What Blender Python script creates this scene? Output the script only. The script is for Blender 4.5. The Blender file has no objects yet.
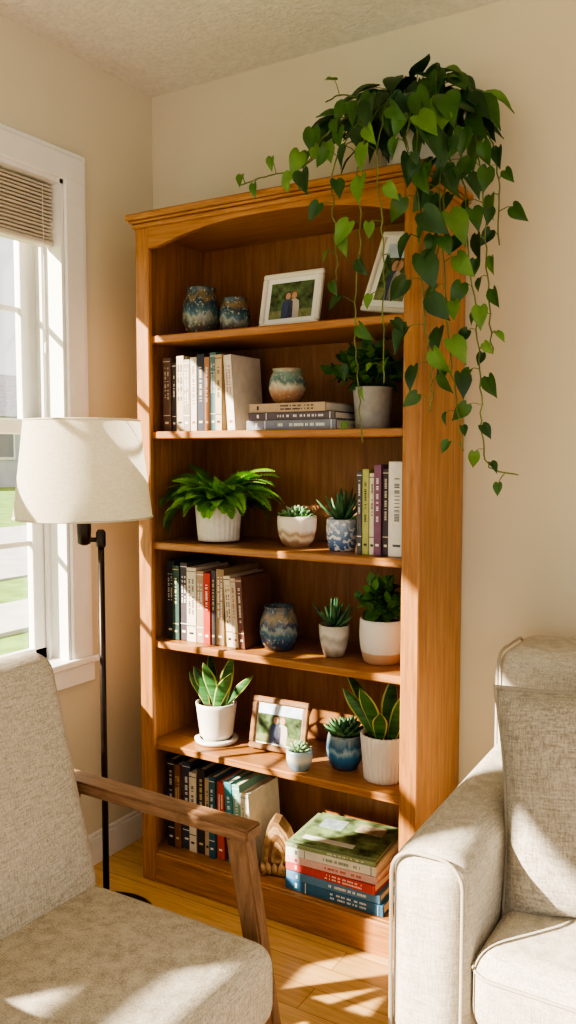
import bpy, bmesh, math, random
from mathutils import Vector, Matrix, Euler, noise
V = Vector
# ------------------------------------------------------------------ materials
_mc = {}
def _new(name):
    m = bpy.data.materials.new(name); m.use_nodes = True
    nt = m.node_tree; b = nt.nodes['Principled BSDF']
    return m, nt, b
def rgba(c): return (c[0], c[1], c[2], 1)
def mat(name, col, rough=.55, var=.15, vscale=20, bump=0, bscale=80, spec=.4, metal=0, trans=0, stretch=(1,1,1), bdist=.002):
    if name in _mc: return _mc[name]
    m, nt, b = _new(name); N = nt.nodes; L = nt.links
    tc = N.new('ShaderNodeTexCoord'); mp = N.new('ShaderNodeMapping'); mp.inputs['Scale'].default_value = stretch
    L.new(tc.outputs['Object'], mp.inputs[0])
    nz = N.new('ShaderNodeTexNoise'); nz.inputs['Scale'].default_value = vscale; nz.inputs['Detail'].default_value = 4
    L.new(mp.outputs[0], nz.inputs['Vector'])
    cr = N.new('ShaderNodeValToRGB')
    cr.color_ramp.elements[0].position = .3; cr.color_ramp.elements[1].position = .7
    cr.color_ramp.elements[0].color = rgba([max(0, c*(1-var)) for c in col])
    cr.color_ramp.elements[1].color = rgba([min(1, c*(1+var)) for c in col])
    L.new(nz.outputs['Fac'], cr.inputs[0]); L.new(cr.outputs[0], b.inputs['Base Color'])
    b.inputs['Roughness'].default_value = rough; b.inputs['Metallic'].default_value = metal
    b.inputs['Specular IOR Level'].default_value = spec
    if bump:
        n2 = N.new('ShaderNodeTexNoise'); n2.inputs['Scale'].default_value = bscale; n2.inputs['Detail'].default_value = 3
        L.new(mp.outputs[0], n2.inputs['Vector'])
        bp = N.new('ShaderNodeBump'); bp.inputs['Strength'].default_value = bump; bp.inputs['Distance'].default_value = bdist
        L.new(n2.outputs['Fac'], bp.inputs['Height']); L.new(bp.outputs[0], b.inputs['Normal'])
    if trans:
        out = N['Material Output']; tr = N.new('ShaderNodeBsdfTranslucent'); mx = N.new('ShaderNodeMixShader')
        mx.inputs[0].default_value = trans
        L.new(cr.outputs[0], tr.inputs[0]); L.new(b.outputs[0], mx.inputs[1]); L.new(tr.outputs[0], mx.inputs[2]); L.new(mx.outputs[0], out.inputs[0])
    _mc[name] = m; return m
def wood(name, dark, mid, light, stretch, rough=.38, scale=6, spec=.45):
    if name in _mc: return _mc[name]
    m, nt, b = _new(name); N = nt.nodes; L = nt.links
    tc = N.new('ShaderNodeTexCoord'); mp = N.new('ShaderNodeMapping'); mp.inputs['Scale'].default_value = stretch
    L.new(tc.outputs['Object'], mp.inputs[0])
    nz = N.new('ShaderNodeTexNoise'); nz.inputs['Scale'].default_value = scale; nz.inputs['Detail'].default_value = 6; nz.inputs['Roughness'].default_value = .6
    nz.inputs['Distortion'].default_value = .6
    L.new(mp.outputs[0], nz.inputs['Vector'])
    cr = N.new('ShaderNodeValToRGB'); e = cr.color_ramp.elements
    e[0].position = .28; e[0].color = rgba(dark); e[1].position = .72; e[1].color = rgba(light)
    k = e.new(.5); k.color = rgba(mid)
    L.new(nz.outputs['Fac'], cr.inputs[0]); L.new(cr.outputs[0], b.inputs['Base Color'])
    b.inputs['Roughness'].default_value = rough; b.inputs['Specular IOR Level'].default_value = spec
    bp = N.new('ShaderNodeBump'); bp.inputs['Strength'].default_value = .12; bp.inputs['Distance'].default_value = .001
    L.new(nz.outputs['Fac'], bp.inputs['Height']); L.new(bp.outputs[0], b.inputs['Normal'])
    _mc[name] = m; return m
def weave(name, c1, c2, sc=330, rough=.95, trans=0, bd=.0012):
    m, nt, b = _new(name); N = nt.nodes; L = nt.links
    tc = N.new('ShaderNodeTexCoord')
    nz = N.new('ShaderNodeTexNoise'); nz.inputs['Scale'].default_value = sc; nz.inputs['Detail'].default_value = 2; L.new(tc.outputs['Object'], nz.inputs['Vector'])
    outs=[]
    for st in ((1,1,9),(9,9,1)):
        mp = N.new('ShaderNodeMapping'); mp.inputs['Scale'].default_value = st; L.new(tc.outputs['Object'], mp.inputs[0])
        n2 = N.new('ShaderNodeTexNoise'); n2.inputs['Scale'].default_value = sc*.13; n2.inputs['Detail'].default_value = 2; L.new(mp.outputs[0], n2.inputs['Vector']); outs.append(n2.outputs['Fac'])
    a = N.new('ShaderNodeMath'); a.operation='ADD'; L.new(outs[0],a.inputs[0]); L.new(outs[1],a.inputs[1])
    a2 = N.new('ShaderNodeMath'); a2.operation='ADD'; L.new(a.outputs[0],a2.inputs[0]); L.new(nz.outputs['Fac'],a2.inputs[1])
    a3 = N.new('ShaderNodeMath'); a3.operation='MULTIPLY'; a3.inputs[1].default_value=1/3; L.new(a2.outputs[0],a3.inputs[0])
    cr = N.new('ShaderNodeValToRGB'); cr.color_ramp.elements[0].position=.38; cr.color_ramp.elements[1].position=.60
    cr.color_ramp.elements[0].color=rgba(c1); cr.color_ramp.elements[1].color=rgba(c2)
    L.new(a3.outputs[0],cr.inputs[0]); L.new(cr.outputs[0],b.inputs['Base Color'])
    bp=N.new('ShaderNodeBump'); bp.inputs['Strength'].default_value=.8; bp.inputs['Distance'].default_value=bd; L.new(a3.outputs[0],bp.inputs['Height']); L.new(bp.outputs[0],b.inputs['Normal'])
    b.inputs['Roughness'].default_value=rough; b.inputs['Specular IOR Level'].default_value=.1
    if trans:
        out = N['Material Output']; tr = N.new('ShaderNodeBsdfTranslucent'); mx = N.new('ShaderNodeMixShader'); mx.inputs[0].default_value = trans
        L.new(cr.outputs[0], tr.inputs[0]); L.new(b.outputs[0], mx.inputs[1]); L.new(tr.outputs[0], mx.inputs[2]); L.new(mx.outputs[0], out.inputs[0])
    return m
def glaze(name, stops, h, rough=.16, nscale=14, namt=.35, speck=None):
    m, nt, b = _new(name); N = nt.nodes; L = nt.links
    tc = N.new('ShaderNodeTexCoord'); sp = N.new('ShaderNodeSeparateXYZ'); L.new(tc.outputs['Object'], sp.inputs[0])
    dv = N.new('ShaderNodeMath'); dv.operation = 'DIVIDE'; dv.inputs[1].default_value = h; L.new(sp.outputs['Z'], dv.inputs[0])
    mp = N.new('ShaderNodeMapping'); mp.inputs['Scale'].default_value = (3,3,.9); L.new(tc.outputs['Object'], mp.inputs[0])
    nz = N.new('ShaderNodeTexNoise'); nz.inputs['Scale'].default_value = nscale; nz.inputs['Detail'].default_value = 5; L.new(mp.outputs[0], nz.inputs['Vector'])
    ml = N.new('ShaderNodeMath'); ml.operation = 'MULTIPLY_ADD'; ml.inputs[1].default_value = namt; L.new(nz.outputs['Fac'], ml.inputs[0])
    sb = N.new('ShaderNodeMath'); sb.operation = 'SUBTRACT'; sb.inputs[1].default_value = namt*.5; L.new(dv.outputs[0], sb.inputs[0]); L.new(sb.outputs[0], ml.inputs[2])
    cr = N.new('ShaderNodeValToRGB'); e = cr.color_ramp.elements
    e[0].position = stops[0][0]; e[0].color = rgba(stops[0][1]); e[1].position = stops[-1][0]; e[1].color = rgba(stops[-1][1])
    for p, c in stops[1:-1]:
        k = e.new(p); k.color = rgba(c)
    L.new(ml.outputs[0], cr.inputs[0]); last = cr.outputs[0]
    if speck:
        vn = N.new('ShaderNodeTexNoise'); vn.inputs['Scale'].default_value = speck[1]; L.new(tc.outputs['Object'], vn.inputs['Vector'])
        c2 = N.new('ShaderNodeValToRGB'); c2.color_ramp.elements[0].position = speck[2]; c2.color_ramp.elements[1].position = speck[2]+.06
        L.new(vn.outputs['Fac'], c2.inputs[0])
        mx = N.new('ShaderNodeMix'); mx.data_type = 'RGBA'; mx.inputs[7].default_value = rgba(speck[0])
        L.new(c2.outputs[0], mx.inputs[0]); L.new(last, mx.inputs[6]); last = mx.outputs[2]
    L.new(last, b.inputs['Base Color']); b.inputs['Roughness'].default_value = rough
    return m

C_OR = ((.265,.115,.042), (.385,.178,.066), (.485,.245,.10))
W_H = wood('oak_shelf_grain_x', *C_OR, (1, 16, 16))
W_V = wood('oak_grain_z', *C_OR, (16, 16, 1))
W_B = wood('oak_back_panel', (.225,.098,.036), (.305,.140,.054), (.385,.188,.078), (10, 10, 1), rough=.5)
WAL = wood('walnut_frame', (.16,.085,.045), (.26,.145,.08), (.37,.225,.135), (2, 12, 12))
WALV = wood('walnut_leg', (.16,.085,.045), (.26,.145,.08), (.37,.225,.135), (12, 12, 2))
WHITE = mat('white_trim_paint', (.82,.81,.77), .4, .02)
WALLM = mat('beige_wall_paint', (.69,.63,.49), .85, .02, 3, .15, 160, .2)
CEIL = mat('popcorn_ceiling', (.80,.785,.74), .95, .06, 60, .9, 90, .1, bdist=.006)
LINEN = weave('linen_upholstery', (.35,.31,.25), (.60,.55,.465))
LINEN2 = weave('linen_sofa', (.39,.355,.295), (.63,.585,.505))
LINEN3 = weave('linen_pillow', (.27,.245,.205), (.50,.46,.39), 250)
PIPE = mat('linen_piping', (.47,.42,.34), .95, .1, 300)
BLACKM = mat('bronze_metal', (.045,.032,.025), .35, .2, 30, metal=.7)
SOIL = mat('soil', (.06,.04,.028), .95, .4, 80, .8, 90)
PAGE = mat('paper_pages', (.78,.72,.60), .9, .12, 300)
G_POTH = [mat('philodendron_leaf_dark', (.030,.082,.024), .30, .35, 12, trans=.15), mat('philodendron_leaf_mid', (.058,.145,.034), .30, .35, 12, trans=.2), mat('philodendron_leaf_light', (.15,.29,.065), .33, .3, 12, trans=.28)]
STEM = mat('green_stem', (.16,.20,.06), .6, .3, 20)
G_FERN = [mat('fern_leaf', (.10,.30,.03), .5, .3, 20, trans=.35), mat('fern_leaf_light', (.24,.54,.06), .5, .3, 20, trans=.4)]
G_SUC = [mat('succulent_green', (.10,.22,.10), .45, .3, 30), mat('succulent_pale', (.26,.38,.22), .45, .3, 30), mat('haworthia_dark', (.055,.14,.06), .4, .4, 60)]
G_BUSH = [mat('bush_leaf_dark', (.055,.16,.035), .28, .35, 20, trans=.2), mat('bush_leaf', (.13,.32,.05), .3, .35, 20, trans=.25)]
SNK = mat('snake_plant_green', (.06,.17,.05), .4, .5, 40, stretch=(.3,.3,2.5)); SNKY = mat('snake_plant_yellow_edge', (.50,.52,.16), .45, .15, 40)

# ------------------------------------------------------------------ mesh builder
class B:
    def __init__(s): s.v=[]; s.f=[]; s.m=[]; s.s=[]; s.mats=[]
    def mi(s, m):
        if m not in s.mats: s.mats.append(m)
        return s.mats.index(m)
    def add(s, vs, fs, m, smooth=False, M=None):
        o = len(s.v); i = s.mi(m)
        for p in vs:
            p = V(p); s.v.append(M @ p if M else p)
        for f in fs:
            s.f.append([o+k for k in f]); s.m.append(i); s.s.append(smooth)
    def bm(s, bm, m, smooth=False, M=None):
        bm.verts.index_update()
        s.add([v.co.copy() for v in bm.verts], [[v.index for v in f.verts] for f in bm.faces], m, smooth, M); bm.free()
    def box(s, c, d, m, bev=.0015, M=None, seg=1):
        b = bmesh.new(); bmesh.ops.create_cube(b, size=1)
        for v in b.verts: v.co = V((v.co.x*d[0], v.co.y*d[1], v.co.z*d[2]))
        if bev: bmesh.ops.bevel(b, geom=b.edges[:], offset=min(bev, min(d)*.45), segments=seg, affect='EDGES', profile=.6)
        for v in b.verts: v.co += V(c)
        s.bm(b, m, seg > 2, M)
    def b2(s, x0, x1, y0, y1, z0, z1, m, bev=.0015, M=None):
        s.box(((x0+x1)/2, (y0+y1)/2, (z0+z1)/2), (abs(x1-x0), abs(y1-y0), abs(z1-z0)), m, bev, M)
    def bar(s, p0, p1, w0, h0, w1, h1, m, side=(0,1,0), bev=.004):
        p0=V(p0); p1=V(p1); d=(p1-p0).normalized(); sd=V(side); up=d.cross(sd).normalized()
        b=bmesh.new(); vs=[]
        for p,w,h in ((p0,w0,h0),(p1,w1,h1)):
            for a,c in ((-1,-1),(1,-1),(1,1),(-1,1)): vs.append(b.verts.new(p+sd*a*w/2+up*c*h/2))
        for f in ((0,1,2,3),(7,6,5,4),(0,4,5,1),(1,5,6,2),(2,6,7,3),(3,7,4,0)): b.faces.new([vs[k] for k in f])
        bmesh.ops.recalc_face_normals(b, faces=b.faces[:])
        bmesh.ops.bevel(b, geom=b.edges[:], offset=bev, segments=2, affect='EDGES')
        s.bm(b, m, False)
    def lathe(s, prof, m, M=None, n=32, flute=None, cap=True):
        vs=[]; fs=[]
        for r,z in prof:
            for k in range(n):
                a=2*math.pi*k/n; rr=r
                if flute and r>flute[2]: rr=r*(1+flute[1]*math.cos(flute[0]*a))
                vs.append((rr*math.cos(a), rr*math.sin(a), z))
        for i in range(len(prof)-1):
            for k in range(n):
                fs.append((i*n+k, i*n+(k+1)%n, (i+1)*n+(k+1)%n, (i+1)*n+k))
        if cap: fs.append(tuple(reversed(range(n))))
        s.add(vs, fs, m, True, M)
    def disc(s, r, z, m, n=24, M=None):
        s.add([(r*math.cos(2*math.pi*k/n), r*math.sin(2*math.pi*k/n), z) for k in range(n)], [tuple(range(n))], m, False, M)
    def tube(s, pts, r, m, n=6, M=None, closed=False):
        pts=[V(p) for p in pts]; vs=[]; fs=[]; N=len(pts)
        rr = r if isinstance(r,(list,tuple)) else [r]*N
        prev=None
        for i,p in enumerate(pts):
            d=(pts[(i+1)%N]-pts[i-1]) if closed else (pts[min(i+1,N-1)]-pts[max(i-1,0)])
            d=d.normalized() if d.length>1e-9 else V((0,0,1))
            if prev is None: prev = d.orthogonal().normalized()
            a=(prev-d*prev.dot(d)); a = a.normalized() if a.length>1e-6 else d.orthogonal().normalized(); prev=a
            c=d.cross(a)
            for k in range(n):
                t=2*math.pi*k/n; vs.append(p+(a*math.cos(t)+c*math.sin(t))*rr[i])
        for i in range(N if closed else N-1):
            for k in range(n):
                j=(i+1)%N; fs.append((i*n+k, i*n+(k+1)%n, j*n+(k+1)%n, j*n+k))
        if not closed: fs.append(tuple(reversed(range(n)))); fs.append(tuple((N-1)*n+k for k in range(n)))
        s.add(vs, fs, m, True, M)
    def rbox(s, c, d, r, m, puff=(0,0,0), M=None, n=8, k=4, shear=None):
        h=[x/2 for x in d]
        ax=[]
        for a in range(3):
            L=[-h[a]+r*(i/k) for i in range(k)]; mid=[-(h[a]-r)+2*(h[a]-r)*i/n for i in range(n+1)]
            ax.append(L+mid+[-x for x in reversed(L)])
        idx={}; vs=[]; fs=[]
        def gv(p):
            key=tuple(round(q,6) for q in p)
            if key in idx: return idx[key]
            q=V(p); inn=V([max(-(h[i]-r), min(h[i]-r, q[i])) for i in range(3)]); o=q-inn
            w=inn+(o.normalized()*r if o.length>1e-9 else o)
            u=[q[i]/h[i] for i in range(3)]
            for i in range(3):
                j,l=(i+1)%3,(i+2)%3
                w[i]+=puff[i]*(1-u[j]**2)*(1-u[l]**2)*(1 if u[i]>0 else -1)*abs(u[i])
            if shear and u[2]>0: w.z += shear*u[1]*u[2]
            idx[key]=len(vs); vs.append(w+V(c)); return idx[key]
        for a in range(3):
            j,l=(a+1)%3,(a+2)%3
            for sg in (-1,1):
                for i1 in range(len(ax[j])-1):
                    for i2 in range(len(ax[l])-1):
                        q=[]
                        for (x,y) in ((i1,i2),(i1+1,i2),(i1+1,i2+1),(i1,i2+1)):
                            p=[0,0,0]; p[a]=sg*h[a]; p[j]=ax[j][x]; p[l]=ax[l][y]; q.append(gv(p))
                        if sg<0: q.reverse()
                        if len(set(q))>=3: fs.append(q)
        s.add(vs, fs, m, True, M)
    def obj(s, name, loc=(0,0,0), rot=(0,0,0)):
        me=bpy.data.meshes.new(name); me.from_pydata([tuple(v) for v in s.v], [], s.f)
        for m in s.mats: me.materials.append(m)
        me.polygons.foreach_set('material_index', s.m); me.polygons.foreach_set('use_smooth', s.s)
        me.update()
        o=bpy.data.objects.new(name, me); bpy.context.collection.objects.link(o)
        o.location=loc; o.rotation_euler=rot; return o
def frame(pos, d, n):
    d=V(d).normalized(); n=V(n); sd=d.cross(n)
    if sd.length<1e-4: sd=d.orthogonal()
    sd.normalize(); n2=sd.cross(d)
    M=Matrix((sd,d,n2)).transposed().to_4x4(); M.translation=V(pos); return M

# ------------------------------------------------------------------ room
XM, YM, H = 4.2, -4.6, 2.44
b=B(); b.b2(-.12, XM, 0, .12, 0, H, WALLM, 0); b.obj('wall_back')
b=B()
wins=[(-.41,-1.31),(-1.39,-2.29),(-2.37,-3.27)]; z0,z1=.66,2.07  # last opening is out of view, added so sun reaches chair and sofa
b.b2(-.12,0,YM,0,0,z0,WALLM,0); b.b2(-.12,0,YM,0,z1,H,WALLM,0)
b.b2(-.12,0,-.41,0,z0,z1,WALLM,0); b.b2(-.12,0,-1.39,-1.31,z0,z1,WALLM,0); b.b2(-.12,0,-2.37,-2.29,z0,z1,WALLM,0); b.b2(-.12,0,YM,-3.27,z0,z1,WALLM,0)
b.obj('wall_left')
b=B(); b.b2(-.12,XM,YM,.12,H,H+.1,CEIL,0); b.obj('ceiling')
m,nt,bs=_new('oak_plank_floor'); N=nt.nodes; L=nt.links
tc=N.new('ShaderNodeTexCoord'); br=N.new('ShaderNodeTexBrick'); L.new(tc.outputs['Object'],br.inputs['Vector'])
br.inputs['Scale'].default_value=1; br.inputs['Brick Width'].default_value=.9; br.inputs['Row Height'].default_value=.085; br.inputs['Mortar Size'].default_value=.001
br.inputs['Color1'].default_value=(.62,.39,.17,1); br.inputs['Color2'].default_value=(.74,.49,.23,1); br.inputs['Mortar'].default_value=(.28,.15,.06,1); br.offset=.37
mp=N.new('ShaderNodeMapping'); mp.inputs['Scale'].default_value=(1.5,18,1); L.new(tc.outputs['Object'],mp.inputs[0])
nz=N.new('ShaderNodeTexNoise'); nz.inputs['Scale'].default_value=5; nz.inputs['Detail'].default_value=6; L.new(mp.outputs[0],nz.inputs['Vector'])
cr=N.new('ShaderNodeValToRGB'); cr.color_ramp.elements[0].color=(.78,.74,.66,1); cr.color_ramp.elements[1].color=(1,1,1,1); cr.color_ramp.elements[0].position=.3; cr.color_ramp.elements[1].position=.6
L.new(nz.outputs['Fac'],cr.inputs[0]); mx=N.new('ShaderNodeMix'); mx.data_type='RGBA'; mx.blend_type='MULTIPLY'; mx.inputs[0].default_value=1
L.new(br.outputs['Color'],mx.inputs[6]); L.new(cr.outputs[0],mx.inputs[7]); L.new(mx.outputs[2],bs.inputs['Base Color']); bs.inputs['Roughness'].default_value=.32
b=B(); b.b2(-.12,XM,YM,.12,-.1,0,m,0); b.obj('floor')
b=B(); b.b2(.014,XM,-.014,0,0,.085,WHITE,.001); b.b2(.014,XM,-.010,0,.085,.10,WHITE,.003); b.obj('baseboard_back')
b=B(); b.b2(0,.014,YM,0,0,.085,WHITE,.001); b.b2(0,.010,YM,0,.085,.10,WHITE,.003); b.obj('baseboard_left')
# windows (the last one is unseen, added to let sunlight in)
GL,nt,bs=_new('window_glass'); N=nt.nodes; L=nt.links
tr=N.new('ShaderNodeBsdfTransparent'); gs=N.new('ShaderNodeBsdfGlossy'); gs.inputs['Roughness'].default_value=.02; mxs=N.new('ShaderNodeMixShader'); mxs.inputs[0].default_value=.04
L.new(tr.outputs[0],mxs.inputs[1]); L.new(gs.outputs[0],mxs.inputs[2]); L.new(mxs.outputs[0],N['Material Output'].inputs[0])
BLM=mat('slatted_blind', (.58,.52,.43), .7, .12, 60, stretch=(1,.3,6))
for i,(ya,yb) in enumerate(wins):
    b=B(); cw=.085; mid=.038; last=(i==len(wins)-1)
    ra = cw if i==0 else mid; rb = cw if last else mid
    for (t,q) in ((.016,0),(.023,.016)):
        b.b2(-.002,t,ya-.003,ya+ra-q*(i==0),z0-.07,z1+cw-q,WHITE,.003)
        b.b2(-.002,t,yb-rb+q*last,yb+.003,z0-.07,z1+cw-q,WHITE,.003)
        b.b2(-.002,t+.001,yb-rb+q*last,ya+ra-q*(i==0),z1-.003,z1+cw-q,WHITE,.003)
        b.b2(-.002,t+.001,yb-rb,ya+ra,z0-.07,z0-.004,WHITE,.003)
    b.b2(-.10,.040,yb-(.09 if last else mid),ya+(.09 if not i else mid),z0-.010,z0+.010,WHITE,.004)
    b.b2(-.125,.012,ya-.014,ya+.001,z0,z1,WHITE,0); b.b2(-.125,.012,yb-.001,yb+.014,z0,z1,WHITE,0); b.b2(-.125,.012,yb,ya,z1-.014,z1+.001,WHITE,0); b.b2(-.16,-.002,yb,ya,z0-.012,z0+.008,WHITE,0)
    b.b2(-.066,-.054,ya-.028,ya-.012,z0,z1,WHITE,.001); b.b2(-.066,-.054,yb+.012,yb+.028,z0,z1,WHITE,.001)
    zm=1.36
    def sash(x, za, zb, grid):
        st=.055
        b.b2(x-.014,x+.014,ya-.014-st,ya-.012,za,zb,WHITE,.003); b.b2(x-.014,x+.014,yb+.012,yb+.014+st,za,zb,WHITE,.003)
        b.b2(x-.014,x+.014,yb+.012,ya-.012,za,za+.045,WHITE,.003); b.b2(x-.014,x+.014,yb+.012,ya-.012,zb-.04,zb,WHITE,.003)
        b.b2(x-.002,x+.002,yb+.03,ya-.03,za+.02,zb-.02,GL,0)
        if grid:
            yy=(ya+yb)/2; b.b2(x-.006,x+.006,yy-.008,yy+.008,za,zb,WHITE,.002)
            zz=za+(zb-za)*.5; b.b2(x-.006,x+.006,yb+.03,ya-.03,zz-.008,zz+.008,WHITE,.002)
    sash(-.082,z0,zm+.02,i==0); sash(-.111,zm-.02,z1-.012,i==0)
    b.obj('window_%d'%(i+1))
    b=B()
    for k in range(15):
        zz=2.045-k*.0105; b.box((-.030+.002*(k%2),(ya+yb)/2,zz),(.034,(ya-yb)-.04,.0065),BLM,.002)
    b.box((-.030,(ya+yb)/2,1.885),(.04,(ya-yb)-.04,.016),BLM,.004)
    b.tube([(-.01,ya-.06,2.04),(-.008,ya-.06,1.6)],.0012,WHITE,5); b.box((-.008,ya-.06,1.585),(.008,.008,.03),WHITE,.002)
    b.obj('window_blind')
# outside
b=B(); b.b2(-90,-.2,-80,90,-.45,-.4,mat('lawn_grass',(.20,.34,.08),.9,.35,3,.3,40),0); b.obj('lawn')
b=B(); b.b2(-13,-7,-80,80,-.40,-.37,mat('street_asphalt',(.50,.50,.49),.9,.1,3),0); b.b2(-5.5,-4.3,-80,80,-.40,-.36,mat('sidewalk_concrete',(.62,.6,.56),.9,.1,3),0); b.obj('street')
for k,(hx,hy) in enumerate(((-34,25),(-42,44),(-38,5))):
    b=B(); sd=mat('grey_siding',(.50,.53,.58),.8,.05,2); rf=mat('roof_shingle',(.30,.30,.33),.9,.2,5)
    b.b2(-4,4,-6,6,-.4,3.0,sd,0)
    b.add([(-4.5,-6.5,2.9),(4.5,-6.5,2.9),(4.5,6.5,2.9),(-4.5,6.5,2.9),(0,-6.5,5.3),(0,6.5,5.3)],[(0,1,4),(1,2,5,4),(2,3,5),(3,0,4,5),(0,3,2,1)],rf)
    for yy in (-4,0,4):
        b.b2(4,4.08,yy-.6,yy+.6,.9,2.4,WHITE,0); b.b2(4.05,4.1,yy-.48,yy+.48,1.02,2.28,mat('house_window_glass',(.20,.23,.27),.2,.1),0)
    b.b2(4,4.06,-2.4,-1.5,-.3,1.9,WHITE,0)
    b.obj('neighbor_house',(hx,hy,0))

# ------------------------------------------------------------------ bookcase
XL,XR=.194,1.077; ST=.048
b=B()
for xa,xb in ((XL,XL+.022),(XR-.022,XR)): b.b2(xa,xb,-.300,-.012,0,1.935,W_V,.001)
b.b2(XL,XL+ST,-.315,-.297,0,1.935,W_V,.003); b.b2(XR-ST,XR,-.315,-.297,0,1.935,W_V,.003)
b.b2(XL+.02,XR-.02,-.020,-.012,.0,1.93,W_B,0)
SH=[1.622,1.347,1.024,.731,.4235]; BOT=.092
for z in SH: b.b2(XL+.02,XR-.02,-.300,-.02,z-.021,z,W_H,.003)
b.b2(XL+.02,XR-.02,-.300,-.02,BOT-.02,BOT,W_H,.002)
b.b2(XL+ST,XR-ST,-.313,-.297,0,BOT-.002,W_H,.003)
b.b2(XL+.02,XR-.02,-.300,-.02,1.915,1.935,W_H,0)
n=24; vs=[]; fs=[]
for k in range(n+1):
    t=k/n; x=XL+ST+(XR-XL-2*ST)*t; u=2*t-1
    za=1.866+.046*max(0,(1-(abs(u)/.93)**2.4)) if abs(u)<.93 else 1.866
    for y in (-.313,-.297):
        vs.append((x,y,za)); vs.append((x,y,1.935))
for k in range(n):
    a=4*k; c=a+4
    fs+= [(a,c,c+1,a+1),(a+2,a+3,c+3,c+2),(a,a+2,c+2,c)]
b.add(vs,fs,W_H)
b.b2(XL-.008,XR+.008,-.323,-.012,1.925,1.938,W_H,.004)
b.b2(XL-.013,XR+.013,-.330,-.012,1.938,1.946,W_H,.003)
b.b2(XL-.020,XR+.020,-.338,-.012,1.946,1.964,W_H,.005)
b.obj('bookcase')

# ------------------------------------------------------------------ books
def bookmat(c): 
    return mat('book_cover_%d_%d_%d'%tuple(int(q*255) for q in c), c, .5, .08, 40)
def book(b, M, w, h, d, col, labelcol, rng):
    c=bookmat(col)
    b.box((w/2,.004,h/2),(w,.008,h),c,.003,M,2)
    b.box((.00125,d/2,h/2),(.0025,d,h),c,.0008,M); b.box((w-.00125,d/2,h/2),(.0025,d,h),c,.0008,M)
    b.box((w/2,d/2+.001,h/2),(w-.004,d-.010,h-.008),PAGE,0,M)
    l=mat('book_label_%d_%d_%d'%tuple(int(q*255) for q in labelcol), labelcol, .5, .03)
    z=h*(.90-.08*rng.random()); ze=h*(.35+.15*rng.random()); nn=1 if w<.022 or rng.random()<.4 else 2
    while z>ze:
        s=rng.uniform(.0022,.0042)
        for q in range(nn):
            xx=w/2+(q-.5)*w*.36*(nn-1)
            if rng.random()<.85: b.box((xx,-.0002,z-s/2),(w*(.30 if nn==1 else .17),.0010,s*.7),l,0,M)
        z-=s+.0006 if rng.random()<.82 else .009
    b.box((w/2,-.0002,h*.12),(w*.45,.0010,.006),l,0,M)
    if rng.random()<.45:
        b.box((w/2,-.0002,h*.95),(w*.92,.001,.002),l,0,M); b.box((w/2,-.0002,h*.22),(w*.92,.001,.002),l,0,M)
def row(name, x, z, specs, y=-.262, nlean=0, seed=1, ang=4.5):
    rng=random.Random(seed); b=B(); x0=0
    for i,(w,h,col,lc) in enumerate(specs):
        dy=rng.uniform(0,.014)
        if nlean and i>=len(specs)-nlean:
            a=math.radians(ang)
            if i==len(specs)-nlean: x0+=h*math.sin(a)
            M=Matrix.Translation((x0,dy,0)) @ Matrix.Rotation(-a,4,'Y'); step=w/math.cos(a)
        else: M=Matrix.Translation((x0,dy,0)); step=w
        book(b,M,w,h,rng.uniform(.15,.185),col,lc,rng); x0+=step+.0008
    return b.obj(name,(x,y,z+.0005))
cr_=(.72,.65,.52); gold=(.70,.55,.28); wh=(.85,.83,.78); blk=(.03,.03,.035)
row('book_row',.246,SH[1],[(.028,.214,(.15,.09,.07),cr_),(.014,.200,(.07,.06,.06),wh),(.028,.218,(.50,.40,.28),blk),(.024,.206,(.32,.26,.20),wh),(.022,.212,(.58,.52,.42),(.3,.1,.05)),(.026,.220,(.04,.045,.06),gold),(.018,.210,(.40,.20,.10),wh),(.022,.222,(.10,.18,.20),cr_),(.022,.214,(.55,.42,.24),blk),(.026,.212,(.68,.63,.54),(.45,.12,.08))],seed=3,nlean=1,ang=4)
row('book_row',.247,SH[3],[(.028,.235,(.035,.04,.045),cr_),(.024,.222,(.05,.10,.08),gold),(.026,.232,(.09,.07,.08),wh),(.034,.220,(.70,.62,.48),blk),(.026,.212,(.40,.29,.19),wh),(.024,.208,(.52,.05,.03),wh),(.016,.218,(.07,.06,.06),gold),(.028,.222,(.32,.22,.12),wh),(.022,.205,(.68,.57,.41),blk),(.018,.200,(.52,.42,.30),(.3,.1,.05)),(.020,.204,(.16,.07,.05),cr_)],seed=5,nlean=3,ang=3.5)
row('book_row',.247,BOT,[(.026,.270,(.035,.035,.04),cr_),(.022,.258,(.22,.10,.05),gold),(.030,.268,(.06,.07,.10),wh),(.026,.243,(.68,.61,.49),blk),(.028,.258,(.05,.04,.04),gold),(.018,.236,(.52,.40,.26),blk),(.022,.245,(.04,.12,.17),wh),(.026,.232,(.60,.09,.04),wh),(.026,.238,(.06,.25,.30),wh),(.026,.236,(.22,.42,.33),wh),(.030,.215,(.72,.67,.54),(.2,.35,.2))],seed=8,nlean=3,ang=4)
row('book_row',.882,SH[2],[(.014,.215,(.10,.10,.10),wh),(.018,.220,(.42,.44,.15),blk),(.016,.210,(.74,.68,.56),blk),(.020,.232,(.22,.10,.17),wh),(.018,.222,(.08,.06,.07),cr_),(.046,.240,(.78,.76,.71),(.12,.12,.14))],y=-.268,seed=9)
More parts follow.
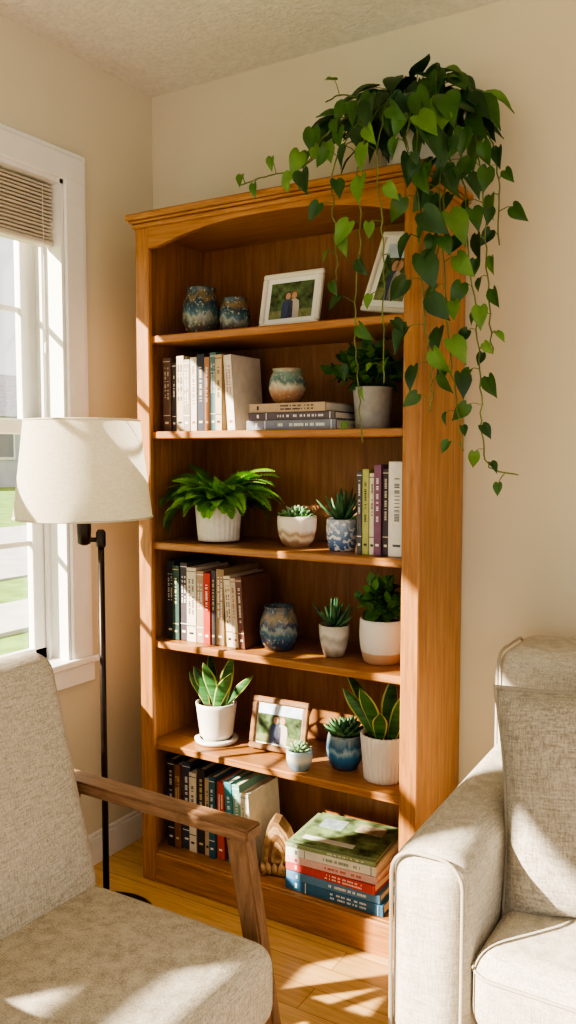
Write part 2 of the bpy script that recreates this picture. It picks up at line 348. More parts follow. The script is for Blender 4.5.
def stack(name, x, y, z, specs, seed=2, covers=None):
    rng=random.Random(seed); b=B(); zz=0
    for i,(L_,D_,t,col,lc,rot,ox) in enumerate(specs):
        T=Matrix(((0,0,1,0),(0,1,0,0),(1,0,0,0),(0,0,0,1)))
        M=Matrix.Translation((ox+L_/2,D_/2,zz)) @ Matrix.Rotation(math.radians(rot),4,'Z') @ Matrix.Translation((-L_/2,-D_/2,0)) @ T
        n0=len(b.f); book(b,M,t,L_,D_,col,lc,rng)
        for k in range(n0,len(b.f)): b.f[k].reverse()
        zz+=t+.0006
    if covers: covers(b,zz)
    return b.obj(name,(x,y,z+.0005))
stack('book_stack',.548,-.272,SH[1],[(.278,.19,.026,(.22,.24,.28),wh,0,0),(.265,.18,.020,(.12,.10,.12),wh,1,.006),(.24,.17,.024,(.46,.34,.23),blk,-1.5,.01)],seed=4)
def magcover(b,zz):
    mg=mat('magazine_cover_picture',(.19,.26,.12),.5,.8,26)
    M=Matrix.Translation((.135,.115,zz)) @ Matrix.Rotation(math.radians(4),4,'Z')
    b.box((0,0,.0008),(.245,.20,.0015),mg,0,M)
    b.box((-.03,-.065,.0018),(.15,.022,.001),mat('cover_title',(.75,.75,.68),.5,.02),0,M)
    b.box((.05,.05,.0018),(.08,.05,.001),mat('cover_inset',(.50,.42,.28),.5,.3,60),0,M)
    b.box((-.06,.04,.0018),(.07,.06,.001),mat('cover_inset2',(.35,.42,.44),.5,.3,60),0,M)
stack('book_stack',.683,-.290,BOT,[(.295,.235,.030,(.05,.16,.28),wh,0,0),(.28,.225,.022,(.12,.26,.42),wh,1,.003),(.27,.22,.024,(.58,.09,.08),wh,-1,.003),(.27,.22,.020,(.72,.48,.45),(.5,.1,.1),2,.0),(.265,.215,.024,(.76,.75,.68),(.2,.3,.2),3,.0),(.26,.21,.012,(.28,.36,.20),wh,4,.0)],seed=6,covers=magcover)

# ------------------------------------------------------------------ pots & vases
def prof_pot(rb, rt, h, wall=.006, belly=0, foot=0):
    p=[]
    if foot: p+=[(rb*.85,0),(rb*.85,foot)]
    else: p+=[(rb*.93,0),(rb,.004)]
    for i in range(1,11):
        t=i/10; p.append((rb+(rt-rb)*t+belly*math.sin(math.pi*t**.9), max(foot,.004)+(h-max(foot,.004)-.002)*t))
    p+=[(rt-wall*.5,h),(rt-wall,h-.003),(rt-wall-.001,h*.55)]
    return p
def pot(b, rb, rt, h, m, belly=0, foot=0, flute=None, n=40, soil=True):
    b.lathe(prof_pot(rb,rt,h,.006,belly,foot),m,None,n if not flute else flute[0]*6,flute)
    if soil: b.disc(rt-.0065,h-.012,SOIL)
def vase(name, loc, m, R0, h, neck, rb):
    b=B(); pr=[(rb*.9,0),(rb,.003)]
    for i in range(1,14):
        t=i/13; r=rb+(R0-rb)*math.sin(min(1,t/.5)*math.pi/2) if t<.5 else neck+(R0-neck)*math.cos((t-.5)/.5*math.pi/2)**.75
        pr.append((r,h*.9*t))
    pr+=[(neck,h*.93),(neck*1.06,h*.985),(neck*1.05,h),(neck*.95,h),(neck*.88,h*.92),(neck*.9,h*.6)]
    b.lathe(pr,m,None,40); b.disc(neck*.9,h*.6,m)
    return b.obj(name,loc)
SPK=((.30,.32,.26),130,.60)
blue_a=[(.0,(.13,.07,.04)),(.24,(.10,.10,.09)),(.40,(.26,.26,.20)),(.47,(.06,.13,.15)),(.68,(.03,.06,.09)),(.80,(.22,.15,.07)),(.9,(.07,.11,.11)),(1,(.05,.08,.09))]
vase('ceramic_vase',(.345,-.20,SH[0]),glaze('blue_brown_glaze',blue_a,.14,namt=.7,speck=SPK),.057,.140,.040,.040)
vase('ceramic_vase',(.462,-.20,SH[0]),glaze('blue_brown_glaze_b',blue_a,.10,namt=.7,speck=SPK),.044,.100,.033,.034)
vase('ceramic_vase',(.628,-.185,SH[1]+.0725),glaze('teal_cream_glaze',[(.0,(.38,.19,.10)),(.35,(.44,.26,.16)),(.5,(.52,.48,.36)),(.62,(.10,.19,.19)),(.85,(.22,.33,.28)),(1,(.36,.28,.18))],.10,namt=.6,speck=((.5,.44,.32),120,.60)),.052,.098,.040,.030)
vase('ceramic_vase',(.609,-.20,SH[3]),glaze('cobalt_glaze',[(.0,(.12,.07,.04)),(.2,(.03,.06,.12)),(.42,(.06,.15,.22)),(.52,(.26,.31,.28)),(.62,(.03,.06,.12)),(.80,(.28,.22,.13)),(1,(.06,.09,.13))],.12,namt=.75,speck=SPK),.056,.125,.042,.038)

def heart_leaf(b, M, L_, W, m, droop=.25, fold=.18):
    rows=[(0,.20,-.13),(.07,.38,-.12),(.20,.50,-.04),(.36,.50,0),(.54,.40,0),(.72,.25,0),(.87,.10,0),(1,.0,0)]
    vs=[]; fs=[]
    for t,w,sh in rows:
        zc=-droop*L_*t*t
        for q in (-1,-.5,0,.5,1):
            vs.append((q*w*W, L_*(t+sh*(abs(q)**1.2)), zc+fold*W*abs(q)*w*1.6 - .04*L_*(abs(q)>.9)))
    for i in range(len(rows)-1):
        for k in range(4): a=i*5+k; fs.append((a,a+1,a+6,a+5))
    b.add(vs,fs,m,True,M)
def oval_leaf(b, M, L_, W, m, droop=.2, fold=.15):
    rows=[(0,.08),(.15,.34),(.35,.5),(.6,.46),(.82,.26),(1,.02)]
    vs=[]; fs=[]
    for t,w in rows:
        for q in (-1,0,1): vs.append((q*w*W, L_*t, -droop*L_*t*t+fold*W*abs(q)*w))
    for i in range(5):
        for k in range(2): a=i*3+k; fs.append((a,a+1,a+4,a+3))
    b.add(vs,fs,m,True,M)
def fat_leaf(b, M, L_, W, T, m, curl=.2):
    rows=[(0,.55),(.25,.85),(.5,1),(.72,.8),(.9,.4)]
    vs=[];fs=[]
    for t,w in rows:
        zc=curl*L_*t*t
        for k in range(6):
            a=2*math.pi*k/6; vs.append((math.cos(a)*w*W/2, L_*t, zc+math.sin(a)*w*T/2+ (T*.25 if math.sin(a)>0 else 0)))
    for i in range(4):
        for k in range(6): fs.append((i*6+k,i*6+(k+1)%6,(i+1)*6+(k+1)%6,(i+1)*6+k))
    vs.append((0,L_,curl*L_)); o=len(vs)-1
    for k in range(6): fs.append((24+k,24+(k+1)%6,o))
    fs.append((5,4,3,2,1,0))
    b.add(vs,fs,m,True,M)
def rosette(b, z, rad, layers, m, m2, W, T, rng, steep0=15, steep1=75, c=(0,0)):
    for l in range(layers):
        t=l/(max(1,layers-1)); n=int(9-4*t); el=math.radians(steep0+(steep1-steep0)*t)
        for k in range(n):
            a=2*math.pi*(k+.5*(l%2))/n+rng.uniform(-.1,.1)+l*.3
            d=V((math.cos(a)*math.cos(el),math.sin(a)*math.cos(el),math.sin(el)))
            nn=V((-math.cos(a)*math.sin(el),-math.sin(a)*math.sin(el),math.cos(el)))
            fat_leaf(b,frame((c[0]+d.x*.004,c[1]+d.y*.004,z+t*.006),d,nn),rad*(1-.35*t)*rng.uniform(.9,1.08),W*(1-.35*t),T,m if rng.random()<.6 else m2)
def spiky(b, z, n, L_, W, m, m2, rng, c=(0,0)):
    for k in range(n):
        t=k/n; a=k*2.4; el=math.radians(25+62*t)+rng.uniform(-.08,.08)
        d=V((math.cos(a)*math.cos(el),math.sin(a)*math.cos(el),math.sin(el))); nn=V((-math.cos(a)*math.sin(el),-math.sin(a)*math.sin(el),math.cos(el)))
        fat_leaf(b,frame((c[0]+d.x*.006,c[1]+d.y*.006,z),d,nn),L_*rng.uniform(.8,1.1),W,W*.5,m if k%3 else m2,.12)
def bush(b, z, R0, hh, n, LL, ms, rng, squash=(1,1)):
    for k in range(n):
        a=rng.uniform(0,2*math.pi); el=math.radians(rng.uniform(12,88))
        d=V((math.cos(a)*math.cos(el)*squash[0],math.sin(a)*math.cos(el)*squash[1],math.sin(el)))
        ln=rng.uniform(.55,1); tipp=V((d.x*R0*ln,d.y*R0*ln,z+d.z*hh*ln+.01))
        base=V((d.x*.015,d.y*.015,z-.005)); mid=(base+tipp)/2+V((0,0,.018))
        b.tube([base,mid,tipp],[.0016,.0013,.0008],STEM,4)
        for j in range(7):
            t=.25+.75*j/6; p=base.lerp(mid,t*2) if t<.5 else mid.lerp(tipp,t*2-1)
            dd=(tipp-base).normalized(); sd=dd.orthogonal(); sd.rotate(Matrix.Rotation(rng.uniform(0,6.3),3,dd))
            ld=(dd*.6+sd*(.9 if j<6 else .1)+V((0,0,.15))).normalized()
            nn=V((rng.uniform(-.5,.5),rng.uniform(-.9,0),1))
            oval_leaf(b,frame(p,ld,nn),LL*rng.uniform(.7,1.15),LL*.62,ms[0 if rng.random()<.45 else 1],rng.uniform(.05,.3))
def snake(b, z, specs, rng):
    for (px,py,ax,ay,L_,W,tw) in specs:
        n=9; vs=[]; fs=[]; W*=1.2
        for i in range(n+1):
            t=i/n; w=W*(.55+.45*math.sin(min(1,t*1.7)*math.pi/2))*(1 if t<.5 else max(.02,1-((t-.5)/.5)**2.0))
            c=V((px+ax*L_*(t+t*t*.4),py+ay*L_*(t+t*t*.4),z+L_*t*(1-.15*(abs(ax)+abs(ay))*t)))
            an=tw+t*.7; s_=V((math.cos(an),math.sin(an),0)); q=V((-math.sin(an),math.cos(an),0))
            for k,u in enumerate((-1,-.80,0,.80,1)): vs.append(c+s_*u*w/2+q*(.16*w*(u*u)))
        for i in range(n):
            for k in range(4): a=i*5+k; fs.append((a,a+1,a+6,a+5))
        b.add(vs,[f for j,f in enumerate(fs) if j%4 in (0,3)],SNKY,True); b.add(vs,[f for j,f in enumerate(fs) if j%4 in (1,2)],SNK,True)

WP=mat('white_ceramic',(.76,.73,.66),.45,.04,30,.25,60)
rng=random.Random(11)
b=B(); pot(b,.046,.053,.112,mat('concrete_pot',(.40,.39,.37),.85,.12,40,.3,90)); bush(b,.108,.125,.098,38,.042,G_BUSH,rng,(1,.85)); b.obj('potted_leafy_plant',(.880,-.165,SH[1]))
# Boston fern
rng=random.Random(12); b=B()
pot(b,.060,.069,.118,mat('white_textured_pot',(.76,.72,.64),.6,.05,60,.8,45,bdist=.004),flute=(26,.012,.05))
NF=120
for k in range(NF):
    a=k*2.399+rng.uniform(-.3,.3); q=k/NF; el=math.radians(rng.uniform(18,58)+34*q); Lf=rng.uniform(.16,.245)*(1-.10*q)
    ca,sa=math.cos(a),math.sin(a)
    if ca<0: Lf*=1-.10*abs(ca)
    if sa>0: Lf*=1-.42*sa
    if sa<0: Lf*=1-.32*abs(sa)
    pts=[]; p=V((ca*.018,sa*.018,.105)); e=el
    S=24; cv=rng.uniform(2.8,5.0)
    for i in range(S+1):
        pts.append(p.copy()); p=p+V((ca*math.cos(e),sa*math.cos(e),math.sin(e)))*Lf/S; e-=math.radians(cv)
    b.tube(pts,[.0010]*(S+1),STEM,3)
    sd=V((-sa,ca,0)); sd.rotate(Matrix.Rotation(rng.uniform(-.6,.6),3,V((ca,sa,0)))); mm=G_FERN[1 if rng.random()<.5 else 0]
    for i in range(2,S+1):
        t=i/S; d=(pts[i]-pts[i-1]).normalized(); up=sd.cross(d)
        ll=.026*math.sin(math.pi*(t*.88+.10))**.7+.002
        for sg in (-1,1):
            ld=(sd*sg+d*.30+V((0,0,-.15))).normalized()
            oval_leaf(b,frame(pts[i],ld,up+V((0,0,.2))),ll*rng.uniform(.85,1.1),.0076,mm,.25,.1)
for v in b.v:
    if v.x<-.172: v.x=-.172+(v.x+.172)*.12
    if v.y>.155: v.y=.155
    if v.z>.275: v.z=.275+(v.z-.275)*.2
    if v.z<.006: v.z=.006
b.obj('potted_fern',(.398,-.195,SH[2]))
rng=random.Random(13); b=B(); pot(b,.040,.055,.088,glaze('brown_white_glaze',[(0,(.30,.18,.10)),(.2,(.38,.25,.16)),(.34,(.70,.60,.46)),(.46,(.40,.28,.17)),(.6,(.74,.67,.56)),(1,(.76,.71,.62))],.088,.3,12,.45),belly=.006,foot=.006)
rosette(b,.080,.046,4,G_SUC[0],G_SUC[1],.016,.007,rng,20,70); 
for c in ((-.028,-.01),(.028,-.008),(.0,-.026)): rosette(b,.08,.028,3,G_SUC[0],G_BUSH[1],.011,.005,rng,25,75,c)
b.obj('potted_succulent',(.662,-.19,SH[2]))
rng=random.Random(14); b=B(); pot(b,.036,.042,.086,glaze('blue_pattern_glaze',[(0,(.08,.15,.34)),(.5,(.18,.28,.46)),(1,(.45,.50,.58))],.086,.25,30,.5,((.74,.74,.72),90,.52)),belly=.004); spiky(b,.076,24,.092,.014,G_SUC[2],G_SUC[0],rng); b.obj('potted_aloe',(.806,-.195,SH[2]))
rng=random.Random(15); b=B(); pot(b,.028,.042,.088,glaze('grey_white_glaze',[(0,(.22,.16,.11)),(.22,(.42,.36,.28)),(.4,(.62,.60,.54)),(.6,(.42,.40,.33)),(.75,(.66,.63,.56)),(1,(.50,.47,.38))],.088,.4,14,.6),belly=.004); spiky(b,.078,20,.078,.015,G_SUC[2],G_SUC[0],rng); b.obj('potted_aloe',(.780,-.19,SH[3]))
rng=random.Random(16); b=B(); pot(b,.050,.060,.118,glaze('white_over_tan_pot',[(0,(.50,.29,.17)),(.24,(.56,.36,.23)),(.27,(.74,.71,.65)),(1,(.78,.75,.69))],.118,.5,10,.03),belly=.006); bush(b,.112,.100,.088,38,.038,G_BUSH,rng,(.95,.85)); b.obj('potted_leafy_plant',(.920,-.18,SH[3]))
rng=random.Random(17); b=B(); b.lathe([(.056,0),(.064,.004),(.066,.012),(.060,.014),(.05,.014)],WP); 
pot(b,.048,.062,.122,WP,foot=.012)
snake(b,.11,[(-.02,0,-.30,-.1,.12,.036,.3),(.0,-.01,-.05,-.2,.145,.036,-.2),(.02,0,.18,0,.165,.036,.5),(.012,-.02,.42,-.15,.13,.036,0),(-.012,.015,-.18,.1,.16,.032,.9),(.03,.01,.55,.1,.11,.03,-.4),(-.028,-.012,-.45,0,.10,.032,.2),(.0,.02,.1,.2,.15,.032,1.2)],rng); b.obj('potted_snake_plant',(.386,-.195,SH[4]))
rng=random.Random(18); b=B(); pot(b,.026,.035,.056,glaze('small_speckled_glaze',[(0,(.12,.22,.30)),(.4,(.30,.40,.42)),(.6,(.62,.60,.52)),(1,(.32,.44,.48))],.056,.3,20,.5),belly=.005); rosette(b,.05,.034,4,G_SUC[1],G_SUC[1],.015,.006,rng,10,70); b.obj('potted_succulent',(.712,-.262,SH[4]))
rng=random.Random(19); b=B(); pot(b,.036,.046,.096,glaze('deep_blue_glaze',[(0,(.12,.08,.05)),(.12,(.03,.10,.22)),(.45,(.05,.20,.38)),(.58,(.28,.42,.46)),(.7,(.04,.14,.26)),(1,(.24,.30,.30))],.096,.14,16,.6),belly=.010); rosette(b,.085,.068,5,G_SUC[0],G_SUC[2],.024,.008,rng,18,75); b.obj('potted_succulent',(.812,-.185,SH[4]))
rng=random.Random(20); b=B(); pot(b,.052,.062,.125,WP,flute=(30,.022,.045))
snake(b,.112,[(-.028,-.01,-.42,-.1,.135,.038,.1),(-.01,-.02,-.15,-.2,.15,.040,-.3),(.01,0,.05,.05,.170,.040,.3),(.025,-.01,.26,0,.155,.038,.0),(-.02,.02,-.5,.1,.17,.036,.6),(.03,.015,.2,.1,.13,.034,-.5),(.0,-.03,.2,-.4,.10,.034,0)],rng); b.obj('potted_snake_plant',(.938,-.205,SH[4]))

# ------------------------------------------------------------------ photo frames
def photo_frame(name, loc, rot, w, h, fm, fw, matw, seed, skyc):
    b=B(); t=.014
    for (x0,x1,z0_,z1_) in ((0,w,0,fw),(0,w,h-fw,h),(0,fw,fw,h-fw),(w-fw,w,fw,h-fw)):
        b.b2(x0-w/2,x1-w/2,-t,0,z0_,z1_,fm,.003)
    b.b2(-w/2+fw*.8,w/2-fw*.8,-.006,-.002,fw*.8,h-fw*.8,mat('photo_mat_board',(.80,.79,.75),.8,.02),0)
    ix=w/2-fw-matw; iz0=fw+matw; iz1=h-fw-matw
    pg=mat('photo_print_foliage',(.08,.12,.05),.3,.8,55); ph=iz1-iz0
    b.b2(-ix,ix,-.0072,-.006,iz0,iz1,pg,0)
    b.b2(-ix,ix,-.0075,-.007,iz0,iz0+ph*.22,mat('photo_print_grass',(.20,.22,.10),.3,.4,60),0)
    if skyc: b.b2(-ix,ix,-.0075,-.007,iz1-ph*.25,iz1,mat('photo_print_sky',skyc,.3,.3,30),0)
    for sx,cc,hc in ((-.13,(.06,.08,.16),(.08,.05,.03)),(.13,(.48,.42,.38),(.24,.14,.06))):
        x=sx*ix*2*.55; bw=ix*.26; cmm=bookmat(cc)
        sk=mat('photo_print_skin',(.50,.30,.20),.4,.05); hm=mat('photo_print_hair%d'%(sx>0),hc,.4,.1)
        pts=[(-1,0),(-1.05,.30),(-.9,.46),(-.35,.52),(.35,.52),(.9,.46),(1.05,.30),(1,0)]
        b.add([(x+px*bw,-.0080,iz0+pz*ph) for px,pz in pts],[tuple(range(8))],cmm)
        for (rr,zz,mm,yy) in ((.115,.635,hm,-.0081),(.095,.61,sk,-.0083)):
            b.add([(x+math.cos(2*math.pi*k/16)*rr*ph*.85,yy,iz0+ph*zz+math.sin(2*math.pi*k/16)*rr*ph) for k in range(16)],[tuple(range(16))],mm)
    b.bar((0,.001,h*.7),(0,h*.32,0.003),.04,.003,.05,.003,fm,(1,0,0),.0008)
    return b.obj(name,loc,rot)
FW=mat('white_frame_paint',(.74,.70,.61),.5,.05); FB=wood('brown_frame_wood',(.16,.08,.04),(.26,.14,.07),(.36,.2,.1),(8,8,8))
photo_frame('photo_frame',(.640,-.195,SH[0]+.0045),(math.radians(-12),0,math.radians(-2)),.195,.158,FW,.014,.014,1,None)
photo_frame('photo_frame',(.925,-.190,SH[0]+.022),(math.radians(-14),math.radians(10),math.radians(-18)),.165,.215,FW,.014,.018,2,(.5,.6,.7))
photo_frame('photo_frame',(.598,-.19,SH[4]+.0045),(math.radians(-12),0,math.radians(2)),.185,.150,FB,.017,.004,3,(.45,.5,.52))

# ------------------------------------------------------------------ agate bookend
b=B(); rng=random.Random(31)
AG=mat('agate_rim',(.30,.18,.09),.6,.5,30,.6,30); A2=mat('agate_band',(.42,.27,.14),.4,.45,60); A3=mat('agate_core',(.20,.11,.05),.35,.5,50,.6,60)
outl=[(.050,0),(.052,.03),(.040,.075),(.022,.118),(.0,.145),(-.018,.150),(-.034,.128),(-.044,.085),(-.050,.04),(-.048,0)]
def slab(sc,y0,y1,m):
    cz=.055; pts=[((x)*sc,(z-cz)*sc+cz) for x,z in outl]; n=len(pts)
    vs=[(x,y0,z) for x,z in pts]+[(x*1.05,y1,(z-cz)*1.05+cz if z>.01 else z) for x,z in pts]
    fs=[tuple(range(n)),tuple(reversed(range(n,2*n)))]+[(i,i+n,(i+1)%n+n,(i+1)%n) for i in range(n)]
    b.add(vs,fs,m)
slab(1,-.02,.03,AG); slab(.82,-.022,-.018,A2); slab(.62,-.024,-.02,A3); slab(.40,-.026,-.02,A2); slab(.2,-.028,-.02,A3)
b.b2(-.055,.055,-.03,.045,-.0,.010,AG,.002)
for i in range(6):
    x=-.035+.014*i; b.lathe([(.010,0),(.009,.02),(.0,.034+.008*(i%2))],A2,Matrix.Translation((x,-.032,.004))@Matrix.Rotation(rng.uniform(-.4,.4),4,'Y'),6)
b.obj('agate_bookend',(.622,-.215,BOT+.001),(0,0,math.radians(18)))

# ------------------------------------------------------------------ trailing philodendron
def catmull(P, m=6):
    P=[V(p) for p in P]; Q=[P[0]]+P+[P[-1]]; out=[]
    for i in range(1,len(Q)-2):
        for k in range(m):
            t=k/m; a,b_,c,d=Q[i-1],Q[i],Q[i+1],Q[i+2]
            out.append(.5*((2*b_)+(c-a)*t+(2*a-5*b_+4*c-d)*t*t+(3*b_-a-3*c+d)*t**3))
    out.append(P[-1]); return out
rng=random.Random(42); b=B(); PO=V((.985,-.155,1.965))
pot(b,.062,.082,.18,WP)
def vine(P, step=.035, LL=.075, light=.15, start=0, out=(0,-1,0), spread=1):
    pts=catmull([V(p)-PO for p in P],8)
    for i,p in enumerate(pts): 
        if i: pts[i]=p+V((rng.uniform(-.004,.004),rng.uniform(-.003,.003),0))
    b.tube(pts,.0019,STEM,5)
    acc=0; side=1; tot=sum((pts[i+1]-pts[i]).length for i in range(len(pts)-1)); run=0
    for i in range(1,len(pts)):
        seg=(pts[i]-pts[i-1]).length; acc+=seg; run+=seg
        if acc>=step*rng.uniform(.7,1.3) and run>start:
            acc=0; side*=-1; t=run/tot
            d=(pts[i]-pts[i-1]).normalized(); o=V(out)
            sd=d.cross(o); sd=sd.normalized() if sd.length>1e-3 else V((1,0,0))
            pet=(sd*side*rng.uniform(.4,1)+o*rng.uniform(.2,1)+V((0,0,rng.uniform(-.3,.5)))).normalized()*rng.uniform(.018,.042)*spread
            q=pts[i]+pet; b.tube([pts[i],pts[i]+pet*.6+V((0,0,.004)),q],.0011,STEM,4)
            ld=(sd*side*rng.uniform(-.1,1.0)+V((0,0,-1))+o*rng.uniform(-.1,.6)).normalized()
            nn=(o+sd*rng.uniform(-1.2,1.2)+V((0,0,rng.uniform(.0,.8)))).normalized()
            l=LL*rng.uniform(.55,1.2)*(1-.45*t*t)
            m=G_POTH[2] if rng.random()<light+.2*t*t else (G_POTH[1] if rng.random()<.5 else G_POTH[0])
            heart_leaf(b,frame(q,ld,nn),l,l*.70,m,rng.uniform(.05,.4),rng.uniform(.15,.5))
top=(.985,-.155,2.125)
vine([top,(.92,-.25,2.15),(.84,-.30,2.07),(.76,-.32,2.005),(.66,-.332,1.995),(.57,-.33,1.985)],.045,.060,.3)
vine([top,(.89,-.26,2.14),(.82,-.33,2.06),(.79,-.37,1.98),(.775,-.375,1.93)],.034,.084,.12)
vine([top,(.94,-.29,2.12),(.885,-.38,1.99),(.875,-.385,1.88),(.885,-.38,1.76),(.875,-.38,1.68)],.060,.068,.4)
vine([top,(.97,-.30,2.13),(.945,-.385,1.98),(.95,-.39,1.80),(.935,-.385,1.62),(.945,-.385,1.45),(.955,-.385,1.31)],.070,.064,.4)
vine([top,(.99,-.30,2.14),(.995,-.39,1.98),(1.005,-.39,1.82),(1.01,-.385,1.66),(1.01,-.385,1.45)],.075,.062,.4)
vine([top,(1.05,-.29,2.14),(1.08,-.36,1.98),(1.09,-.37,1.80),(1.10,-.365,1.62),(1.12,-.36,1.48),(1.115,-.355,1.38)],.036,.085,.12)
vine([top,(1.08,-.26,2.15),(1.125,-.32,1.98),(1.135,-.33,1.80),(1.14,-.32,1.60),(1.155,-.31,1.45),(1.18,-.30,1.29)],.036,.083,.12)
vine([top,(1.09,-.20,2.14),(1.15,-.26,1.95),(1.175,-.28,1.75),(1.20,-.27,1.55),(1.21,-.27,1.38),(1.225,-.265,1.26),(1.30,-.26,1.235)],.042,.068,.18)
vine([top,(1.10,-.18,2.15),(1.17,-.22,2.02),(1.20,-.24,1.85),(1.21,-.24,1.68),(1.225,-.24,1.52)],.032,.082,.1)
vine([top,(1.07,-.24,2.15),(1.12,-.33,2.0),(1.13,-.35,1.85),(1.125,-.35,1.72)],.030,.086,.1)
vine([top,(1.04,-.28,2.14),(1.06,-.37,2.03),(1.065,-.385,1.93)],.032,.086,.1)
vine([top,(1.10,-.14,2.16),(1.18,-.16,2.06),(1.215,-.18,1.92),(1.22,-.19,1.78)],.034,.080,.1)
for k in range(110):
    a=rng.uniform(0,2*math.pi); el=math.radians(rng.uniform(-5,80)); 
    Rr=rng.uniform(.08,.17)
    d=V((math.cos(a)*math.cos(el),math.sin(a)*math.cos(el),math.sin(el)))
    q=V((d.x*Rr*1.3-.02,max(-.19,min(.10,d.y*Rr)),.145+d.z*Rr*.70))
    if q.y>.08: continue
    if q.y<-.03 and q.z<.20 and -.05<q.x<.09: continue
    b.tube([V((0,0,.15)),V((q.x*.5,q.y*.5,.15+(q.z-.15)*.7+.02)),q],.0014,STEM,4)
    ld=V((d.x*.9,d.y*.5-.1,-.5+rng.uniform(-.3,.6))).normalized()
    nn=(d+V((rng.uniform(-.5,.5),-.7,.35))).normalized(); l=rng.uniform(.055,.098)
    heart_leaf(b,frame(q,ld,nn),l,l*.72,G_POTH[0] if rng.random()<.45 else (G_POTH[1] if rng.random()<.8 else G_POTH[2]),rng.uniform(.1,.4),rng.uniform(.15,.45))
vine([top,(.88,-.22,2.17),(.83,-.25,2.19),(.79,-.27,2.17)],.045,.065,.2)
b.obj('trailing_philodendron',PO)

# ------------------------------------------------------------------ floor lamp
b=B(); LX,LY=.225,-.568; PX,PY=.266,-.548
SHADE=weave('lamp_shade_linen',(.68,.62,.50),(.82,.77,.65),420,.9,.40,.0005)
M=Matrix.Translation((LX,LY,0))
b.lathe([(.181,1.114),(.150,1.372)],SHADE,M,64,cap=False)
for z,r in ((1.115,.1812),(1.371,.1502)): b.tube([(LX+r*math.cos(a*math.pi/24),LY+r*math.sin(a*math.pi/24),z) for a in range(48)],.0026,SHADE,6,closed=True)
for a in (0,2.094,4.188): b.tube([(LX,LY,1.33),(LX+.150*math.cos(a),LY+.150*math.sin(a),1.37)],.0018,BLACKM,5)
b.lathe([(.008,1.04),(.017,1.045),(.019,1.08),(.019,1.13),(.012,1.135),(.012,1.15)],BLACKM,M,20)
b.lathe([(.012,1.15),(.018,1.17),(.030,1.205),(.030,1.225),(.018,1.245),(.0,1.25)],mat('lamp_bulb',(.9,.88,.82),.3,.02),M,20)
b.tube([(LX,LY,1.25),(LX,LY,1.335)],.002,BLACKM,5)
b.tube([(LX,LY,1.055),(PX-.01,PY-.006,1.055)],.006,BLACKM,8)
b.lathe([(.011,1.035),(.013,1.04),(.013,1.075),(.008,1.082)],BLACKM,Matrix.Translation((PX,PY,0)),16)
b.tube([(PX,PY,.02),(PX,PY,1.07)],.0085,BLACKM,12)
b.lathe([(.125,0),(.13,.004),(.13,.014),(.12,.020),(.03,.026),(.014,.04),(.012,.06)],BLACKM,Matrix.Translation((PX,PY,0)),40)
b.obj('floor_lamp')

# ------------------------------------------------------------------ armchair
b=B(); YC=-1.31
b.rbox((.885,YC,.380),(.47,.575,.145),.042,LINEN,(.004,.004,.016))
Mb=Matrix.Translation((.598,YC,.645)) @ Matrix.Rotation(math.radians(-15),4,'Y')
b.rbox((0,0,0),(.13,.575,.50),.045,LINEN,(.014,.004,.004),Mb)
def ringpipe(cx,cy,cz,hx,hy,r,rad,m,M=None,plane='xy'):
    pts=[]
    for (sx,sy,a0) in ((1,1,0),(-1,1,90),(-1,-1,180),(1,-1,270)):
        for k in range(6):
            a=math.radians(a0+k*18); u=sx*(hx-r)+math.cos(a)*r; v=sy*(hy-r)+math.sin(a)*r
            pts.append(V((cx+u,cy+v,cz)) if plane=='xy' else (V((cx+u,cy,cz+v)) if plane=='xz' else V((cx,cy+u,cz+v))))
    b.tube([M@p if M else p for p in pts],rad,m,6,closed=True)
for yy in (YC+.325,YC-.325):
    b.bar((.50,yy,.616),(1.040,yy,.608),.052,.024,.048,.024,WAL)
    b.bar((1.008,yy,.60),(1.120,yy,0),.034,.044,.024,.030,WALV)
    b.bar((.585,yy,.61),(.40,yy,0),.034,.050,.024,.030,WALV)
    b.bar((.52,yy,.285),(1.08,yy,.300),.026,.050,.026,.050,WAL)
b.bar((1.07,YC-.325,.295),(1.07,YC+.325,.295),.024,.05,.024,.05,WAL,(1,0,0))
b.bar((.53,YC-.325,.285),(.53,YC+.325,.285),.024,.05,.024,.05,WAL,(1,0,0))
for k in range(5): xx=.62+k*.095; b.bar((xx,YC-.31,.298),(xx,YC+.31,.298),.05,.012,.05,.012,WAL,(1,0,0),.002)
for z,x in ((.50,.49),(.68,.445)): b.bar((x,YC-.26,z),(x,YC+.26,z),.02,.05,.02,.05,WAL,(1,0,0))
for yy in (YC-.24,YC+.24): b.bar((.545,yy,.29),(.44,yy,.70),.03,.022,.03,.022,WALV,(0,1,0))
b.obj('armchair')

# ------------------------------------------------------------------ sofa
b=B(); X0,X1=1.268,3.05; AW=.140
b.rbox(((X0+X1)/2,-.47,.185),(X1-X0-.06,.76,.25),.02,LINEN2)
for xa in (X0,X1-AW):
    b.rbox((xa+AW/2,-.505,.335),(AW,.83,.585),.048,LINEN2,(.006,.004,.006),shear=.016)
    ringpipe(xa+AW/2,-.910,.330,AW/2-.006,.280,.045,.0038,PIPE,plane='xz')
b.rbox(((X0+X1)/2,-.215,.450),(X1-X0,.24,.78),.055,LINEN2,(0,.01,.004))
ringpipe(X0+.008,-.215,.450,.112,.38,.05,.0035,PIPE,plane='yz')
w=(X1-X0-2*AW)/2
for k in range(2):
    cx=X0+AW+w*(k+.5)
    b.rbox((cx,-.61,.385),(w-.004,.60,.150),.045,LINEN2,(.003,.006,.018))
    ringpipe(cx,-.61,.425,w/2-.002,.302,.045,.0032,PIPE)
    b.rbox((cx+(.10 if k==0 else 0),-.385,.645),(w-.004-(.2 if k==0 else 0),.15,.36),.055,LINEN2,(.004,.03,.01))
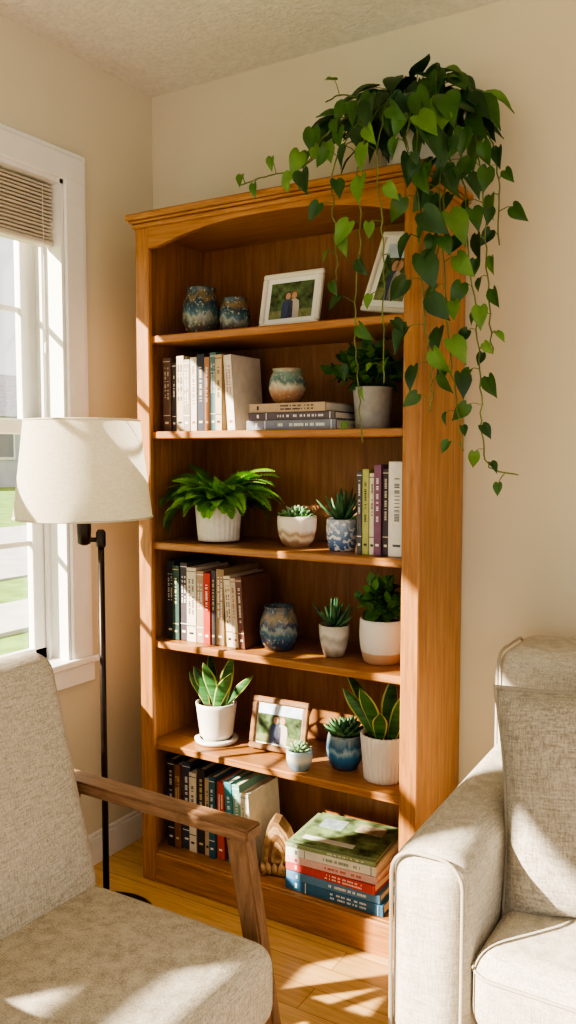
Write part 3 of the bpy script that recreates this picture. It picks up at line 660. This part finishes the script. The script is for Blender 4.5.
for xx in (X0+.08,X1-.08):
    for yy in (-.86,-.16): b.lathe([(.018,0),(.026,.05),(.028,.07)],WALV,Matrix.Translation((xx,yy,0)),16)
b.obj('sofa')
b=B(); S=.210; n=22; vs=[]; fs=[]
def pil(u,v,sg):
    e=1-.07*(1-abs(v)**2)*abs(u)**3; e2=1-.07*(1-abs(u)**2)*abs(v)**3
    th=.082*((1-abs(u)**3.2)*(1-abs(v)**3.2))**.55
    wr=.012*noise.noise(V((u*2.6,v*2.6,sg*2)))*(1-max(abs(u),abs(v)))
    return V((u*S*e, sg*(th+wr), v*S*e2))
for sg in (-1,1):
    o=len(vs)
    for i in range(n+1):
        for j in range(n+1): vs.append(pil(-1+2*i/n,-1+2*j/n,sg))
    for i in range(n):
        for j in range(n):
            a=o+i*(n+1)+j; f=(a,a+n+1,a+n+2,a+1); fs.append(f if sg<0 else tuple(reversed(f)))
b.add(vs,fs,LINEN3,True)
edge=[pil(-1+2*i/n,-1,1) for i in range(n)]+[pil(1,-1+2*i/n,1) for i in range(n)]+[pil(1-2*i/n,1,1) for i in range(n)]+[pil(-1,1-2*i/n,1) for i in range(n)]
b.tube(edge,.0045,mat('pillow_piping',(.36,.32,.26),.95,.1,300),6,closed=True)
b.obj('throw_pillow',(1.595,-.64,.652),(math.radians(-16),math.radians(-5),math.radians(10)))

# ------------------------------------------------------------------ light / world / camera
sd=bpy.data.lights.new('sun','SUN'); sd.energy=15; sd.angle=math.radians(.9); sd.color=(1,.90,.75)
so=bpy.data.objects.new('sun',sd); bpy.context.collection.objects.link(so)
so.rotation_euler=V((.60,.70,-.50)).to_track_quat('-Z','Y').to_euler(); so.location=(-6,-6,5)
w=bpy.data.worlds.new('World'); bpy.context.scene.world=w; w.use_nodes=True
bg=w.node_tree.nodes['Background']; bg.inputs[0].default_value=(1,.985,.955,1); bg.inputs[1].default_value=.95
cd=bpy.data.cameras.new('camera'); cd.sensor_fit='VERTICAL'; cd.sensor_height=36; cd.lens=847/1024*36; cd.clip_start=.05; cd.clip_end=300
co=bpy.data.objects.new('camera',cd); bpy.context.collection.objects.link(co)
co.location=(1.85,-2.216,1.29); co.rotation_euler=(math.radians(90-4.1),0,math.radians(31))
sc=bpy.context.scene; sc.camera=co
sc.view_settings.view_transform='AgX'; sc.view_settings.look='AgX - High Contrast'; sc.view_settings.exposure=.35
